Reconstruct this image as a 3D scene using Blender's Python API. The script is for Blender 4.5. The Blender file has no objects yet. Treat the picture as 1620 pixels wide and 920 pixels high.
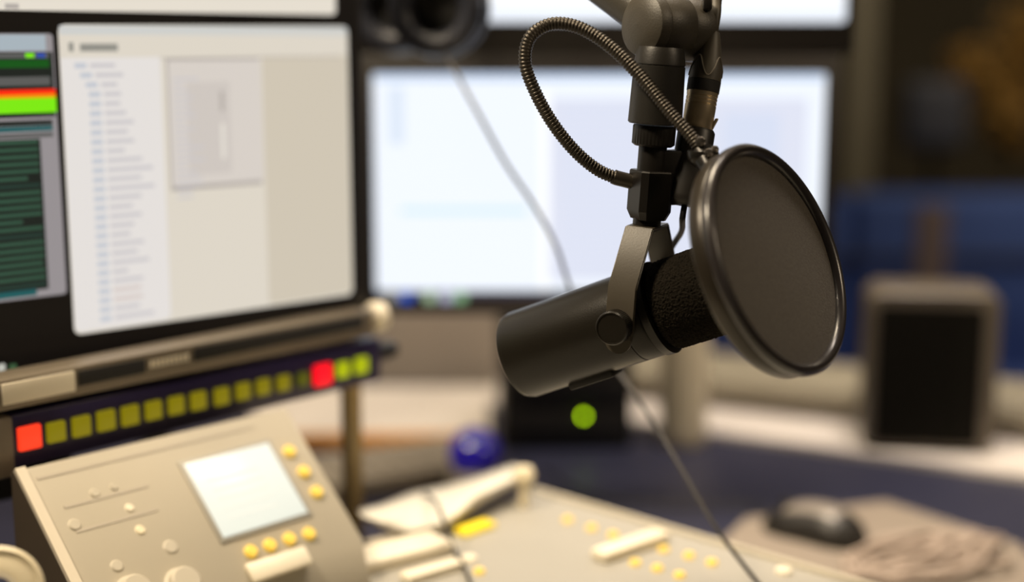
import bpy, bmesh, math, random
from mathutils import Vector, Matrix
random.seed(7)
SC = bpy.context.scene
COL = SC.collection
V = Vector

# ---------------------------------------------------------------- camera
FPX = 2250.0
PITCH = math.radians(10)
CAM = V((0, 0, 1.29))
cd = bpy.data.cameras.new('camera'); cam = bpy.data.objects.new('camera', cd); COL.objects.link(cam)
cam.location = CAM; cam.rotation_euler = (math.pi/2 - PITCH, 0, 0)
cd.sensor_width = 36; cd.lens = FPX*36/1620; cd.clip_start = .02
cd.dof.use_dof = True; cd.dof.focus_distance = 0.975; cd.dof.aperture_fstop = 1.5; cd.dof.aperture_blades = 0
SC.camera = cam
# ---------------------------------------------------------------- world, lights, exposure
SC.view_settings.view_transform = 'Standard'; SC.view_settings.look = 'None'
SC.view_settings.exposure = 0; SC.view_settings.gamma = 1; SC.view_settings.use_curve_mapping = False
wd = bpy.data.worlds.new('world'); SC.world = wd; wd.use_nodes = True
wd.node_tree.nodes['Background'].inputs[0].default_value = (1, .82, .6, 1)
wd.node_tree.nodes['Background'].inputs[1].default_value = .015

def area(name, loc, target, sx, sy, power, col, spread=180):
    l = bpy.data.lights.new(name, 'AREA'); l.shape = 'RECTANGLE'; l.size = sx; l.size_y = sy
    l.energy = power; l.color = col; l.spread = math.radians(spread)
    o = bpy.data.objects.new(name, l); COL.objects.link(o); o.location = loc
    o.rotation_euler = (V(target) - V(loc)).to_track_quat('-Z', 'Y').to_euler(); return o
WARM = (1, .83, .6)
area('ceiling_light_over_console', (-.12, 1.42, 2.55), (-.12, 1.3, .8), .55, .55, 14, WARM, 130)
area('ledge_fill_light', (.55, 1.62, 2.5), (.45, 1.95, .8), .5, .3, 8, (1, .86, .74), 90)  # added fill, set forward to brighten the ledge, vase and speaker fronts
area('ceiling_light_left', (-1.0, .55, 2.6), (0, 1.0, 1.25), .35, .35, 16, WARM, 110)
area('ceiling_light_right_behind', (1.7, .3, 2.3), (.2, 1, 1.0), .35, .35, 5, (1, .8, .56), 140)
area('other_room_light', (1.9, 3.1, 2.55), (2.0, 4.2, 0.3), .6, .6, 17, (1, .84, .6))

# ---------------------------------------------------------------- projection helpers
RX = V((1, 0, 0)); UX = V((0, math.sin(PITCH), math.cos(PITCH))); FX = V((0, math.cos(PITCH), -math.sin(PITCH)))
UPW = V((0, 0, 1))
def ray(x, y): return FX + RX*((x-810)/FPX) - UX*((y-460)/FPX)
def P(x, y, d): return CAM + ray(x, y)*d
def hit(x, y, Q, n):
    r = ray(x, y); return CAM + r*((Q-CAM).dot(n)/r.dot(n))
def PZ(x, y, z): return hit(x, y, V((0, 0, z)), UPW)
def hdir(deg): a = math.radians(deg); return V((math.sin(a), math.cos(a), 0))

# ---------------------------------------------------------------- materials
def mat(name, col, rough=.5, metal=0, emit=None, estr=1, noise=0, nscale=40, bump=0, bscale=300, spec=.5, coat=0, alpha=1, sheen=0):
    m = bpy.data.materials.new(name); m.use_nodes = True; nt = m.node_tree; b = nt.nodes['Principled BSDF']
    b.inputs['Base Color'].default_value = (*col, 1); b.inputs['Roughness'].default_value = rough
    b.inputs['Metallic'].default_value = metal; b.inputs['Specular IOR Level'].default_value = spec
    b.inputs['Coat Weight'].default_value = coat; b.inputs['Alpha'].default_value = alpha
    b.inputs['Sheen Weight'].default_value = sheen
    if emit:
        b.inputs['Emission Color'].default_value = (*emit, 1); b.inputs['Emission Strength'].default_value = estr
    if noise or bump:
        tc = nt.nodes.new('ShaderNodeTexCoord')
    if noise:
        n = nt.nodes.new('ShaderNodeTexNoise'); n.inputs['Scale'].default_value = nscale; n.inputs['Detail'].default_value = 4
        nt.links.new(tc.outputs['Object'], n.inputs['Vector'])
        mx = nt.nodes.new('ShaderNodeMix'); mx.data_type = 'RGBA'
        mx.inputs[6].default_value = (*[c*(1-noise) for c in col], 1); mx.inputs[7].default_value = (*[min(1, c*(1+noise)) for c in col], 1)
        nt.links.new(n.outputs['Fac'], mx.inputs[0]); nt.links.new(mx.outputs[2], b.inputs['Base Color'])
    if bump:
        n2 = nt.nodes.new('ShaderNodeTexNoise'); n2.inputs['Scale'].default_value = bscale; n2.inputs['Detail'].default_value = 3
        nt.links.new(tc.outputs['Object'], n2.inputs['Vector'])
        bp = nt.nodes.new('ShaderNodeBump'); bp.inputs['Strength'].default_value = bump; bp.inputs['Distance'].default_value = .002
        nt.links.new(n2.outputs['Fac'], bp.inputs['Height']); nt.links.new(bp.outputs['Normal'], b.inputs['Normal'])
    return m
def lin(r, g, b):
    f = lambda c: ((c/255+.055)/1.055)**2.4 if c > 10 else c/255/12.92
    return (f(r), f(g), f(b))
def glow(name, rgb, s=1.0):
    c = lin(*rgb)
    return mat(name, (.01, .01, .01), .35, emit=c, estr=s, spec=.3)

M = {}
M['mic'] = mat('mic_satin_grey_paint', (.013, .011, .008), .34, bump=.06, bscale=900, noise=.06, nscale=60, spec=.28)
M['yoke'] = mat('bracket_satin_paint', (.062, .052, .037), .4, bump=.03, bscale=700, noise=.08, nscale=80)
M['foam'] = mat('black_foam', (.013, .0105, .007), .95, bump=1.0, bscale=700, spec=.1, noise=.5, nscale=500)
M['blk'] = mat('black_plastic', (.016, .014, .012), .42, noise=.1)
M['blkmat'] = mat('matt_black_plastic', (.012, .011, .010), .7, noise=.1)
M['blkmetal'] = mat('black_metal', (.014, .012, .010), .32, metal=.3, noise=.15)
M['boom'] = mat('boom_grey_paint', (.050, .043, .031), .46, bump=.1, bscale=800, noise=.05)
M['boomdk'] = mat('boom_dark_paint', (.016, .014, .011), .42, bump=.06, bscale=800, noise=.05)
M['neck'] = mat('bronze_gooseneck_metal', (.05, .042, .032), .38, metal=.6, noise=.1)
M['hoop'] = mat('hoop_black_enamel', (.03, .026, .026), .28, noise=.05, coat=.2)
M['hoopside'] = mat('hoop_bronze_band', (.030, .024, .017), .3, metal=.2, noise=.05)
M['gold'] = mat('nickel_connector_shell', (.64, .53, .36), .36, metal=.85, noise=.05)
M['boot'] = mat('dark_rubber_boot', (.075, .065, .048), .5, noise=.05)
M['griplight'] = mat('raised_rubber_line', (.16, .14, .11), .5)
M['cord'] = mat('grey_cord_rubber', (.045, .042, .042), .5, noise=.05)
M['cordblk'] = mat('black_cord_rubber', (.02, .02, .022), .45, noise=.05)
M['steel'] = mat('bright_steel', (.6, .55, .5), .25, metal=1)
M['bezel'] = mat('monitor_bezel_plastic', (.014, .011, .009), .45, noise=.05)
M['panel'] = mat('console_beige_paint', (.53, .48, .38), .5, noise=.03, nscale=12)
M['panelflat'] = mat('console_grey_paint', (.37, .35, .30), .5, noise=.03, nscale=12)
M['edge'] = mat('console_edge_paint', (.66, .59, .47), .45, noise=.03)
M['groove'] = mat('console_groove', (.46, .41, .33), .5)
M['panelside'] = mat('console_dark_side', (.07, .052, .034), .6, noise=.08)
M['cream'] = mat('cream_plastic', (.88, .80, .63), .38, noise=.02)
M['white'] = mat('white_laminate', (.72, .67, .62), .45, noise=.02)
M['desk'] = mat('dark_navy_laminate', (.027, .029, .056), .42, noise=.12, nscale=25)  # dark navy, with the sofa's blue reflection also mixed into the base colour
M['wood'] = mat('wood_edging', (.62, .27, .04), .5, noise=.25, nscale=18)
M['rail'] = mat('taupe_metal_rail', (.20, .165, .12), .4, metal=.3, noise=.08)
M['navy'] = mat('navy_panel', (.020, .013, .058), .35, noise=.05)
M['khaki'] = mat('khaki_post_paint', (.30, .21, .08), .5, noise=.08)
M['wall'] = mat('mauve_grey_wall', (.36, .31, .27), .8, noise=.04, nscale=6)
M['frame'] = mat('beige_window_frame', (.31, .28, .21), .5, noise=.04)
M['floor'] = mat('grey_carpet', (.08, .07, .06), .95, noise=.3, nscale=80, bump=.4)
M['ceil'] = mat('ceiling_paint', (.5, .46, .4), .9, noise=.03)
M['farwall'] = mat('far_wall_brown', (.12, .10, .066), .8, noise=.3, nscale=1.2)
M['blue'] = mat('blue_upholstery', (.06, .115, .38), .8, noise=.15, nscale=9)
M['bluedk'] = mat('dark_blue_upholstery', (.035, .04, .075), .8, noise=.15, nscale=9)
M['leaf'] = mat('golden_dried_leaves', (.42, .24, .06), .6, noise=.35, nscale=12)
M['spk'] = mat('taupe_speaker_housing', (.12, .10, .075), .45, noise=.04)
M['grille'] = mat('black_speaker_grille', (.006, .005, .003), .8, spec=.12, bump=.5, bscale=600)
M['vase'] = mat('cream_ceramic', (.86, .76, .54), .4, noise=.04, nscale=15)
M['ball'] = mat('deep_blue_glossy_ball', (.022, .009, .55), .06, coat=1, spec=.8)
M['mousetop'] = mat('grey_beige_mouse_top', (.24, .21, .18), .32, noise=.05)
M['pad'] = mat('taupe_mouse_pad', (.27, .225, .18), .8, noise=.08, nscale=60)
M['wire'] = mat('pinkish_beige_cord', (.40, .32, .26), .55, noise=.08)
M['keys'] = mat('grey_keycaps', (.27, .24, .20), .55, noise=.06)
M['paper'] = mat('white_paper', (.74, .70, .60), .6, noise=.02)
M['ylw'] = mat('lit_yellow_button', (.7, .5, .1), .4, emit=lin(235, 190, 60), estr=.55)
M['ylwrect'] = mat('bright_yellow_button', (.8, .6, .02), .4, emit=lin(240, 205, 0), estr=.5)
M['lcd'] = mat('pale_display', (.3, .3, .3), .3, emit=lin(226, 234, 222), estr=.80)
M['lcdink'] = mat('display_ink', (.3, .3, .3), .3, emit=lin(221, 227, 214), estr=.80)

# ---------------------------------------------------------------- mesh helpers
class MB:
    def __init__(s): s.v = []; s.f = []; s.mi = []; s.cur = 0
    def add(s, vs, fs):
        o = len(s.v); s.v += [V(p) for p in vs]; s.f += [tuple(i+o for i in f) for f in fs]; s.mi += [s.cur]*len(fs); return s
    def box(s, c, ax, half, bev=0, seg=2):
        bm = bmesh.new(); bmesh.ops.create_cube(bm, size=2)
        for v in bm.verts: v.co = V((v.co.x*half[0], v.co.y*half[1], v.co.z*half[2]))
        if bev: bmesh.ops.bevel(bm, geom=bm.edges[:], offset=bev, segments=seg, affect='EDGES', profile=.5)
        bm.verts.index_update()
        s.add([V(c)+ax[0]*v.co.x+ax[1]*v.co.y+ax[2]*v.co.z for v in bm.verts], [[v.index for v in f.verts] for f in bm.faces]); bm.free(); return s
    def lathe(s, prof, o, axis, seg=48, closed=False, xdir=None):
        axis = V(axis).normalized(); e1 = (V(xdir) if xdir else axis.orthogonal()); e1 = (e1-axis*e1.dot(axis)).normalized(); e2 = axis.cross(e1)
        vs = []; fs = []; n = len(prof)
        for r, h in prof:
            for k in range(seg):
                a = 2*math.pi*k/seg; vs.append(V(o)+axis*h+(e1*math.cos(a)+e2*math.sin(a))*r)
        for i in range(n if closed else n-1):
            j = (i+1) % n
            for k in range(seg):
                l = (k+1) % seg; fs.append((i*seg+k, i*seg+l, j*seg+l, j*seg+k))
        if not closed:
            if prof[0][0] > 1e-6: fs.append(tuple(range(seg))[::-1])
            if prof[-1][0] > 1e-6: fs.append(tuple((n-1)*seg+k for k in range(seg)))
        return s.add(vs, fs)
    def tube(s, pts, rad, seg=14, cap=True):
        n = len(pts); rad = rad if callable(rad) else (lambda i, R=rad: R)
        t = [(pts[min(i+1, n-1)]-pts[max(i-1, 0)]).normalized() for i in range(n)]
        e = t[0].orthogonal().normalized(); vs = []; fs = []
        for i in range(n):
            e = (e - t[i]*e.dot(t[i])).normalized(); g = t[i].cross(e)
            for k in range(seg):
                a = 2*math.pi*k/seg; vs.append(pts[i]+(e*math.cos(a)+g*math.sin(a))*rad(i))
        for i in range(n-1):
            for k in range(seg):
                l = (k+1) % seg; fs.append((i*seg+k, i*seg+l, (i+1)*seg+l, (i+1)*seg+k))
        if cap: fs.append(tuple(range(seg))[::-1]); fs.append(tuple((n-1)*seg+k for k in range(seg)))
        return s.add(vs, fs)
    def strip(s, pts, side, thick, w, bev=.0008):
        """flat bar of width w swept along pts; side = width direction"""
        side = V(side).normalized(); n = len(pts); vs = []; fs = []
        for i in range(n):
            t0 = (pts[i]-pts[i-1]).normalized() if i else (pts[1]-pts[0]).normalized()
            t1 = (pts[i+1]-pts[i]).normalized() if i < n-1 else t0
            t = (t0+t1).normalized(); nn = side.cross(t).normalized(); k = 1/max(.5, nn.dot(side.cross(t0).normalized()))
            for a, b in ((-.5, -.5), (.5, -.5), (.5, .5), (-.5, .5)): vs.append(pts[i]+side*a*w+nn*b*thick*k)
        for i in range(n-1):
            for k in range(4):
                l = (k+1) % 4; fs.append((i*4+k, i*4+l, i*4+4+l, i*4+4+k))
        fs.append((3, 2, 1, 0)); fs.append(tuple((n-1)*4+k for k in range(4)))
        bm = bmesh.new(); bv = [bm.verts.new(p) for p in vs]
        for f in fs: bm.faces.new([bv[i] for i in f])
        bmesh.ops.recalc_face_normals(bm, faces=bm.faces)
        if bev: bmesh.ops.bevel(bm, geom=[e for e in bm.edges if e.is_manifold and e.calc_face_angle(0) > .9], offset=bev, segments=2, affect='EDGES')
        bm.verts.index_update()
        s.add([v.co.copy() for v in bm.verts], [[v.index for v in f.verts] for f in bm.faces]); bm.free(); return s
    def prism(s, poly, d):
        n = len(poly); poly = [V(p) for p in poly]; d = V(d)
        return s.add(poly+[p+d for p in poly], [tuple(range(n)), tuple(range(n, 2*n))[::-1]]+[(i, n+i, n+(i+1) % n, (i+1) % n) for i in range(n)])
    def build(s, name, m, parent=None, smooth=35):
        o0 = V(parent.location) if parent and parent.parent is None else (V(parent['_o']) if parent else None)
        if o0 is None:
            xs = [p.x for p in s.v]; ys = [p.y for p in s.v]; zs = [p.z for p in s.v]
            o0 = V(((min(xs)+max(xs))/2, (min(ys)+max(ys))/2, min(zs)))
        me = bpy.data.meshes.new(name); me.from_pydata([p-o0 for p in s.v], [], s.f)
        ms = m if isinstance(m, list) else [m]
        for q in ms: me.materials.append(q)
        if len(ms) > 1: me.polygons.foreach_set('material_index', s.mi)
        bm = bmesh.new(); bm.from_mesh(me)
        if s.norm: bmesh.ops.recalc_face_normals(bm, faces=bm.faces)
        bm.to_mesh(me); bm.free()
        me.polygons.foreach_set('use_smooth', [True]*len(me.polygons)); me.set_sharp_from_angle(angle=math.radians(smooth))
        o = bpy.data.objects.new(name, me); COL.objects.link(o)
        if parent: o.parent = parent
        else: o.location = o0
        o['_o'] = [o0.x, o0.y, o0.z]
        return o
    norm = True
def thing(name, label, cat, loc, group=None):
    o = bpy.data.objects.new(name, None); COL.objects.link(o); o.location = V(loc); o.empty_display_size = .02
    o['label'] = label; o['category'] = cat
    if group: o['group'] = group
    return o
def tag(o, label, cat, group=None):
    o['label'] = label; o['category'] = cat
    if group: o['group'] = group
    return o
def struct(o): o['kind'] = 'structure'; return o
AX = (V((1, 0, 0)), V((0, 1, 0)), V((0, 0, 1)))
def spline(pts, n=12):
    out = []; p = [pts[0]*2-pts[1]]+pts+[pts[-1]*2-pts[-2]]
    for i in range(1, len(p)-2):
        for k in range(n):
            t = k/n; a, b, c, d = p[i-1], p[i], p[i+1], p[i+2]
            out.append(.5*((2*b)+(c-a)*t+(2*a-5*b+4*c-d)*t*t+(3*b-a-3*c+d)*t**3))
    out.append(pts[-1]); return out
def resample(pts, step):
    L = [0]
    for a, b in zip(pts, pts[1:]): L.append(L[-1]+(b-a).length)
    n = max(2, int(L[-1]/step)); out = []; j = 0
    for i in range(n+1):
        s = L[-1]*i/n
        while j < len(L)-2 and L[j+1] < s: j += 1
        out.append(pts[j].lerp(pts[j+1], (s-L[j])/max(1e-9, L[j+1]-L[j])))
    return out

# ================================================================ THE ROOM
DZ = .74
wl0 = PZ(1120, 640, .745); wl1 = PZ(1620, 694, .745); wdir = (wl1-wl0).normalized()
wn = V((-wdir.y, wdir.x, 0)) if V((-wdir.y, wdir.x, 0)).y > 0 else V((wdir.y, -wdir.x, 0))   # into the other room
def wp(s, d=0, z=0): return V((wl0.x, wl0.y, 0))+wdir*s+wn*d+V((0, 0, z))
b = MB()
wax = (wdir, wn, UPW)
def wbox(b, s0, s1, d0, d1, z0, z1, bev=0): return b.box(wp((s0+s1)/2, (d0+d1)/2, (z0+z1)/2), wax, ((s1-s0)/2, (d1-d0)/2, (z1-z0)/2), bev)
wbox(b, -3.2, -.22, 0, .12, 0, 2.7); wbox(b, -.22, 2.4, 0, .12, 0, .765); wbox(b, -.22, 2.4, 0, .12, 2.25, 2.7); wbox(b, 2.4, 3.0, 0, .12, 0, 2.7)
struct(b.build('wall_back', M['wall']))
b = MB()
for a in ((-.22, 2.4, -.03, .15, .765, .795), (-.22, 2.4, -.01, .13, 2.21, 2.25), (-.22, -.18, -.01, .13, .795, 2.21), (2.36, 2.4, -.01, .13, .795, 2.21)): wbox(b, *a, bev=.004)
struct(b.build('window_1', M['frame']))
b = MB().box((.6, 2.5, -.03), AX, (4.5, 5.0, .03)); struct(b.build('floor', M['floor']))
b = MB().box((.6, 2.5, 2.73), AX, (4.5, 5.0, .03)); struct(b.build('ceiling', M['ceil']))
b = MB().box((-2.6, 2, 1.35), AX, (.05, 4.5, 1.35)); struct(b.build('wall_left', M['farwall']))
b = MB().box((5.05, 2, 1.35), AX, (.05, 4.5, 1.35)); struct(b.build('wall_right', M['farwall']))
b = MB().box((.6, 6.3, 1.35), AX, (4.5, .05, 1.35)); struct(b.build('wall_far', M['farwall']))
# vertical pale door frame in the other room
c = P(1362, 60, 4.6)
b = MB().box((c.x, c.y, 1.35), AX, (.045, .03, 1.345), .004); struct(b.build('trim_1', M['frame']))

# ================================================================ DESK
u_c = hdir(43); w_c = V((u_c.y, -u_c.x, 0))
d0 = PZ(1120, 690, DZ); d1 = PZ(1620, 760, DZ); dd = (d1-d0).normalized()
lf = d0-dd*.38; 
t = thing('desk', 'dark navy desk top running from the console to the white ledge', 'desk', (0.2, 1.3, 0))
poly = [V((-1.3, 2.38, DZ-.03)), V((-1.3, .75, DZ-.03)), V((.35, .75, DZ-.03)), V((1.6, .75, DZ-.03))]+[d1+dd*.75-UPW*.03, lf-UPW*.03, V((-.08, 2.12, DZ-.03)), V((-.10, 2.25, DZ-.03))]
b = MB().prism(poly, (0, 0, .03)); b.build('desk_top', M['desk'], t)
for x, y in ((-1.2, .85), (.3, .85), (.9, 1.1), (-1.2, 2.2), (.0, 1.85)):
    MB().box((x, y, (DZ-.03)/2), AX, (.025, .025, (DZ-.03)/2), .003).build('leg', M['blkmetal'], t)
# white ledge between desk and window wall
t = thing('window_ledge', 'white ledge along the window wall behind the dark desk', 'ledge', (0.45, 1.95, 0))
e = .002
p0 = lf+dd*.0; p1 = d1+dd*.75
q1 = wp((p1-wl0).dot(wdir)+.15, -e); q0 = wp((p0-wl0).dot(wdir)-.02, -e)
ly = DZ+.008
b = MB().prism([V((p0.x, p0.y, DZ-.03))+wn*e, V((p1.x, p1.y, DZ-.03))+wn*e, V((q1.x, q1.y, DZ-.03)), V((q0.x, q0.y, DZ-.03))], (0, 0, .038))
b.build('ledge_top', M['white'], t)
for s in (.1, .9):
    c = wp(s, -.06, .355); MB().box(c, wax, (.02, .04, .355), .003).build('bracket', M['white'], t)
# white side table with wood edge at left
tz = DZ+.012
A = [PZ(400, 690, tz), PZ(775, 694, tz), PZ(770, 612, tz), PZ(400, 612, tz)]
t = thing('side_cabinet', 'white topped low cabinet with an orange wood edge behind the console', 'cabinet', ((A[0].x+A[1].x)/2, (A[0].y+A[2].y)/2, DZ))
zt = V((0, 0, .004))
b = MB().prism([V((p.x, p.y, tz-.012)) for p in A], (0, 0, .014)); b.build('cabinet_top', M['white'], t)
E_ = [A[0], A[1]]
b = MB().box((E_[0]+E_[1])/2+V((0, -.0075, -.002)), AX, ((E_[1]-E_[0]).length/2, .007, .010), .002); b.build('wood_edge', M['wood'], t)

# ================================================================ MONITORS
def plane_st(Q, u):
    n = V((u.y, -u.x, 0))   # faces the camera side
    if n.y > 0: n = -n
    def st(x, y):
        h = hit(x, y, Q, n)-Q; return h.dot(u), h.z
    return n, st
def rounded(s0, s1, t0, t1, r, n=5):
    out = []
    for cx, cy, a0 in ((s1-r, t1-r, 0), (s0+r, t1-r, 90), (s0+r, t0+r, 180), (s1-r, t0+r, 270)):
        for k in range(n+1):
            a = math.radians(a0+90*k/n); out.append((cx+r*math.cos(a), cy+r*math.sin(a)))
    return out
class Scr:
    """graphics of one screen: flat patches a fraction of a millimetre proud of the panel, one mesh"""
    def __init__(s, Q, u, n): s.Q, s.u, s.n = Q, u, n; s.b = MB(); s.b.norm = False; s.mats = []; s.k = 0
    def poly(s, pts, m):
        if m not in s.mats: s.mats.append(m)
        s.b.cur = s.mats.index(m); s.k += 1; off = s.n*(.0001+.00002*s.k)
        vs = [s.Q+s.u*a+UPW*c+off for a, c in pts]
        nn = (vs[1]-vs[0]).cross(vs[2]-vs[1])
        if nn.dot(s.n) < 0: vs = vs[::-1]
        s.b.add(vs, [tuple(range(len(vs)))])
    def rect(s, a0, a1, c0, c1, m, r=0): s.poly(rounded(a0, a1, c0, c1, r) if r else [(a0, c0), (a1, c0), (a1, c1), (a0, c1)], m)
    def fixk(s, k): s.k = k
    def build(s, parent, name='screen'): return s.b.build(name, s.mats, parent)

G = {k: glow('screen_'+k, v, st) for k, v, st in (
    ('black', (14, 10, 8), 1), ('white', (229, 224, 220), 1), ('cream', (222, 214, 200), 1), ('creamdk', (208, 198, 180), 1), ('grey', (170, 170, 172), 1),
    ('txt', (204, 200, 202), 1), ('txtb', (196, 200, 208), 1), ('txtp', (214, 202, 197), 1), ('title', (146, 144, 136), 1), ('line', (180, 172, 165), 1), ('dialog', (216, 208, 200), 1), ('dlg2', (207, 199, 192), 1), ('dlgw', (230, 224, 214), 1),
    ('titlebar', (168, 180, 188), 1), ('dgreen', (18, 84, 24), 1), ('dk', (28, 34, 30), 1), ('midgrey', (92, 92, 90), 1),
    ('red', (245, 40, 10), 1.1), ('orange', (240, 150, 10), 1), ('green', (120, 225, 15), 1.1), ('teal', (30, 90, 92), 1), ('rowg', (52, 84, 66), 1), ('rowd', (36, 58, 50), 1), ('scroll', (150, 144, 146), 1), ('bluei', (50, 80, 170), 1),
    ('strip', (230, 222, 208), 1), ('icong', (60, 90, 60), 1), ('iconw', (190, 190, 180), 1),
    ('cool', (240, 246, 255), 1.05), ('coolw', (250, 252, 255), 1.1), ('cool2', (226, 230, 246), 1), ('cool3', (218, 226, 246), 1), ('cyan', (214, 240, 250), 1), ('topblue', (196, 216, 245), 1),
    ('taskblue', (20, 40, 70), 1), ('taskbar', (46, 36, 30), 1), ('ib', (40, 90, 200), 1), ('ig', (170, 195, 160), 1), ('iw', (190, 190, 215), 1), ('ig2', (140, 185, 140), 1), ('gutter', (206, 216, 232), 1), ('toolgrey', (206, 207, 204), 1), ('paleblue', (224, 235, 250), 1))}

# --- left monitor
QL = P(115, 530, 1.15); uL = hdir(47.5); nL, stL = plane_st(QL, uL)
s1, _ = stL(572, 440); s0 = s1-.62; _, tb = stL(115, 588); tt = tb+.40
lm = thing('monitor', 'large left monitor showing a white window beside a dark green one', 'monitor', QL+uL*(s0+s1)/2-nL*.03+UPW*tb)
ctr = QL+uL*(s0+s1)/2+UPW*(tb+tt)/2
axL = (uL, -nL, UPW)
b = MB().box(ctr-nL*.018, axL, ((s1-s0)/2+.006, .0178, (tt-tb)/2+.006), .004); b.box(ctr-nL*.045, axL, (.2, .012, .12), .006)
b.build('housing', M['bezel'], lm)
S = Scr(QL, uL, nL)
S.rect(s0, s1, tb, tt, G['black'])
a0, c0 = stL(114, 530); a1, _ = stL(562, 463); _, c1 = stL(95, 38)
aw0 = (stL(95, 38)[0]+a0)/2; aw1 = (a1+stL(545, 42)[0])/2; c1 = (c1+stL(545, 42)[1])/2; c0 = (c0+stL(562, 465)[1])/2
S.rect(aw0, aw1, c0, c1, G['cream'], .006)
am = stL(262, 300)[0]
S.rect(aw0+.001, am, c0+.002, c1-.004, G['white'], .005)
S.rect(stL(420, 300)[0], aw1-.001, c0+.002, c1-.022, G['creamdk'], .005)  # darker tone paints in the screen's viewing-angle falloff
# toolbar
S.rect(aw0+.001, aw1-.001, c1-.008, c1-.001, G['toolgrey'])
S.rect(aw0+.001, aw1-.001, c1-.026, c1-.008, G['cream'])
k0 = S.k
S.rect(stL(126, 70)[0], stL(186, 70)[0], c1-.021, c1-.015, G['title']); S.rect(stL(108, 70)[0], stL(116, 70)[0], c1-.021, c1-.014, G['title'])
S.rect(am, aw1-.01, c1-.0275, c1-.0265, G['line'])
# tree list
y = c1-.030; i = 0
while y > c0+.010:
    S.fixk(k0+1+i % 3)
    ind = stL(148 if i > 2 else 128+8*i, 300)[0]; L = .012+.030*random.random()
    S.rect(ind, ind+.010, y-.0042, y, G['txtb']); S.rect(ind+.013, ind+.013+L, y-.0038, y-.0004, G[random.choice(['txt', 'txtp', 'txt'])])
    y -= .0076; i += 1
# dialog
S.fixk(k0+6)
x0, x1 = stL(266, 200)[0], stL(412, 200)[0]; y1 = stL(300, 92)[1]; y0 = stL(300, 300)[1]
S.rect(x0, x1, y0, y1, G['line']); S.rect(x0+.002, x1+.002, y0+.004, y1-.002, G['dialog'])
S.rect(x0+.018, x1-.030, y0+.012, y1-.020, G['dlg2']); S.rect(x0+.050, x1-.036, y1-.085, y1-.055, G['dlgw']); S.rect(x0+.050, x1-.036, y1-.045, y1-.028, G['line'])
k1 = S.k
for i in range(20):
    S.fixk(k1+i % 2); yy = y1-.016-i*.0052
    S.rect(x0+.006, x0+.014+.02*random.random(), yy-.002, yy, G['txt'])
# browser strip on top
S.fixk(2)
xs1 = stL(531, 20)[0]; ys0 = stL(300, 25)[1]
ys0 += .0025
S.rect(s0+.005, xs1, ys0, tt-.004, G['strip'], .004)
S.rect(stL(8, 16)[0], stL(30, 16)[0], ys0+.001, ys0+.005, G['line'])
# dark window
bx1 = stL(88, 250)[0]; bx0 = s0+.01; by0 = stL(90, 466)[1]; by1 = stL(70, 53)[1]
S.fixk(2)
S.rect(bx0, bx1+.003, by0, by1, G['scroll'], .003); S.rect(bx0, bx1-.003, by1-.013, by1-.001, G['titlebar'])
def yb(p): return stL(60, p)[1]
S.rect(bx0, bx1+.002, yb(185), yb(82), G['dk'])
for p0_, p1_, m_ in ((84, 92, 'midgrey'), (94, 107, 'dgreen'), (107, 118, 'dk'), (121, 135, 'midgrey'), (141, 149, 'red'), (149, 155, 'orange'), (155, 178, 'green'), (190, 198, 'dk'), (199, 207, 'teal'), (210, 217, 'midgrey')):
    S.rect(bx0, bx1+(.003 if m_ in ('red', 'green', 'orange') else -.001), yb(p1_), yb(p0_), G[m_])
S.rect(bx1-.020, bx1-.013, yb(91), yb(84), G['green']); S.rect(bx1-.011, bx1-.004, yb(91), yb(84), G['bluei'])
rx = bx1-.012
S.rect(bx0, rx, by0+.006, yb(219), G['dk'])
k2 = S.k; yy = yb(221); i = 0
while yy > by0+.010:
    S.fixk(k2+i % 2)
    S.rect(bx0, rx-.002-(.02*random.random() if i % 6 == 5 else 0), yy-.0028, yy, G['rowd' if i % 7 == 6 else 'rowg']); yy -= .0056; i += 1
S.fixk(k2+3); S.rect(bx0, rx-.01, by0+.002, by0+.007, G['teal'])
# task bar icons
for px, m_ in ((2, 'iconw'), (20, 'icong')):
    a, c = stL(px, 581); S.rect(a-.003, a+.003, c-.003, c+.003, G[m_], .001)
S.build(lm)
MB().box(QL+uL*(s0+s1)/2-nL*.055+UPW*(tb-.02), axL, (.035, .012, .09), .003).build('stand_neck', M['blk'], lm)

# --- right monitors
QR = P(950, 460, 1.65); uR = V((1, 0, 0)); nR, stR = plane_st(QR, uR)
def mon(name, label, x0p, x1p, t0, t1, marg):
    a0 = stR(x0p, 285)[0]; a1 = stR(x1p, 285)[0]
    t = thing(name, label, 'monitor', QR+uR*(a0+a1)/2+UPW*(t0-marg[2])-nR*.03)
    c = QR+uR*((a0-marg[0]+a1+marg[1])/2)+UPW*((t0-marg[2]+t1+marg[3])/2)
    MB().box(c-nR*.0145, (uR, -nR, UPW), ((a1-a0+marg[0]+marg[1])/2, .0143, (t1-t0+marg[2]+marg[3])/2), .004).box(c-nR*.04, (uR, -nR, UPW), (.16, .012, .1), .005).build('housing', M['bezel'], t)
    return t, a0, a1
t0 = stR(900, 486)[1]; t1 = stR(900, 116)[1]
rm, a0, a1 = mon('monitor', 'right monitor with a pale blue white screen behind the microphone', 592, 1301, t0, t1, (.020, .017, .009, .022))
S = Scr(QR, uR, nR)
S.rect(a0, a1, t0, t1, G['taskbar']); tw = stR(900, 461)[1]
S.rect(a0, a1, tw, t1, G['cool'], .003); S.rect(a0, a1, tw-.005, tw+.001, G['taskblue'])
S.rect(a0+.003, a1-.003, t1-.008, t1-.001, G['topblue'])
g = stR(855, 300)[0]
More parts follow.
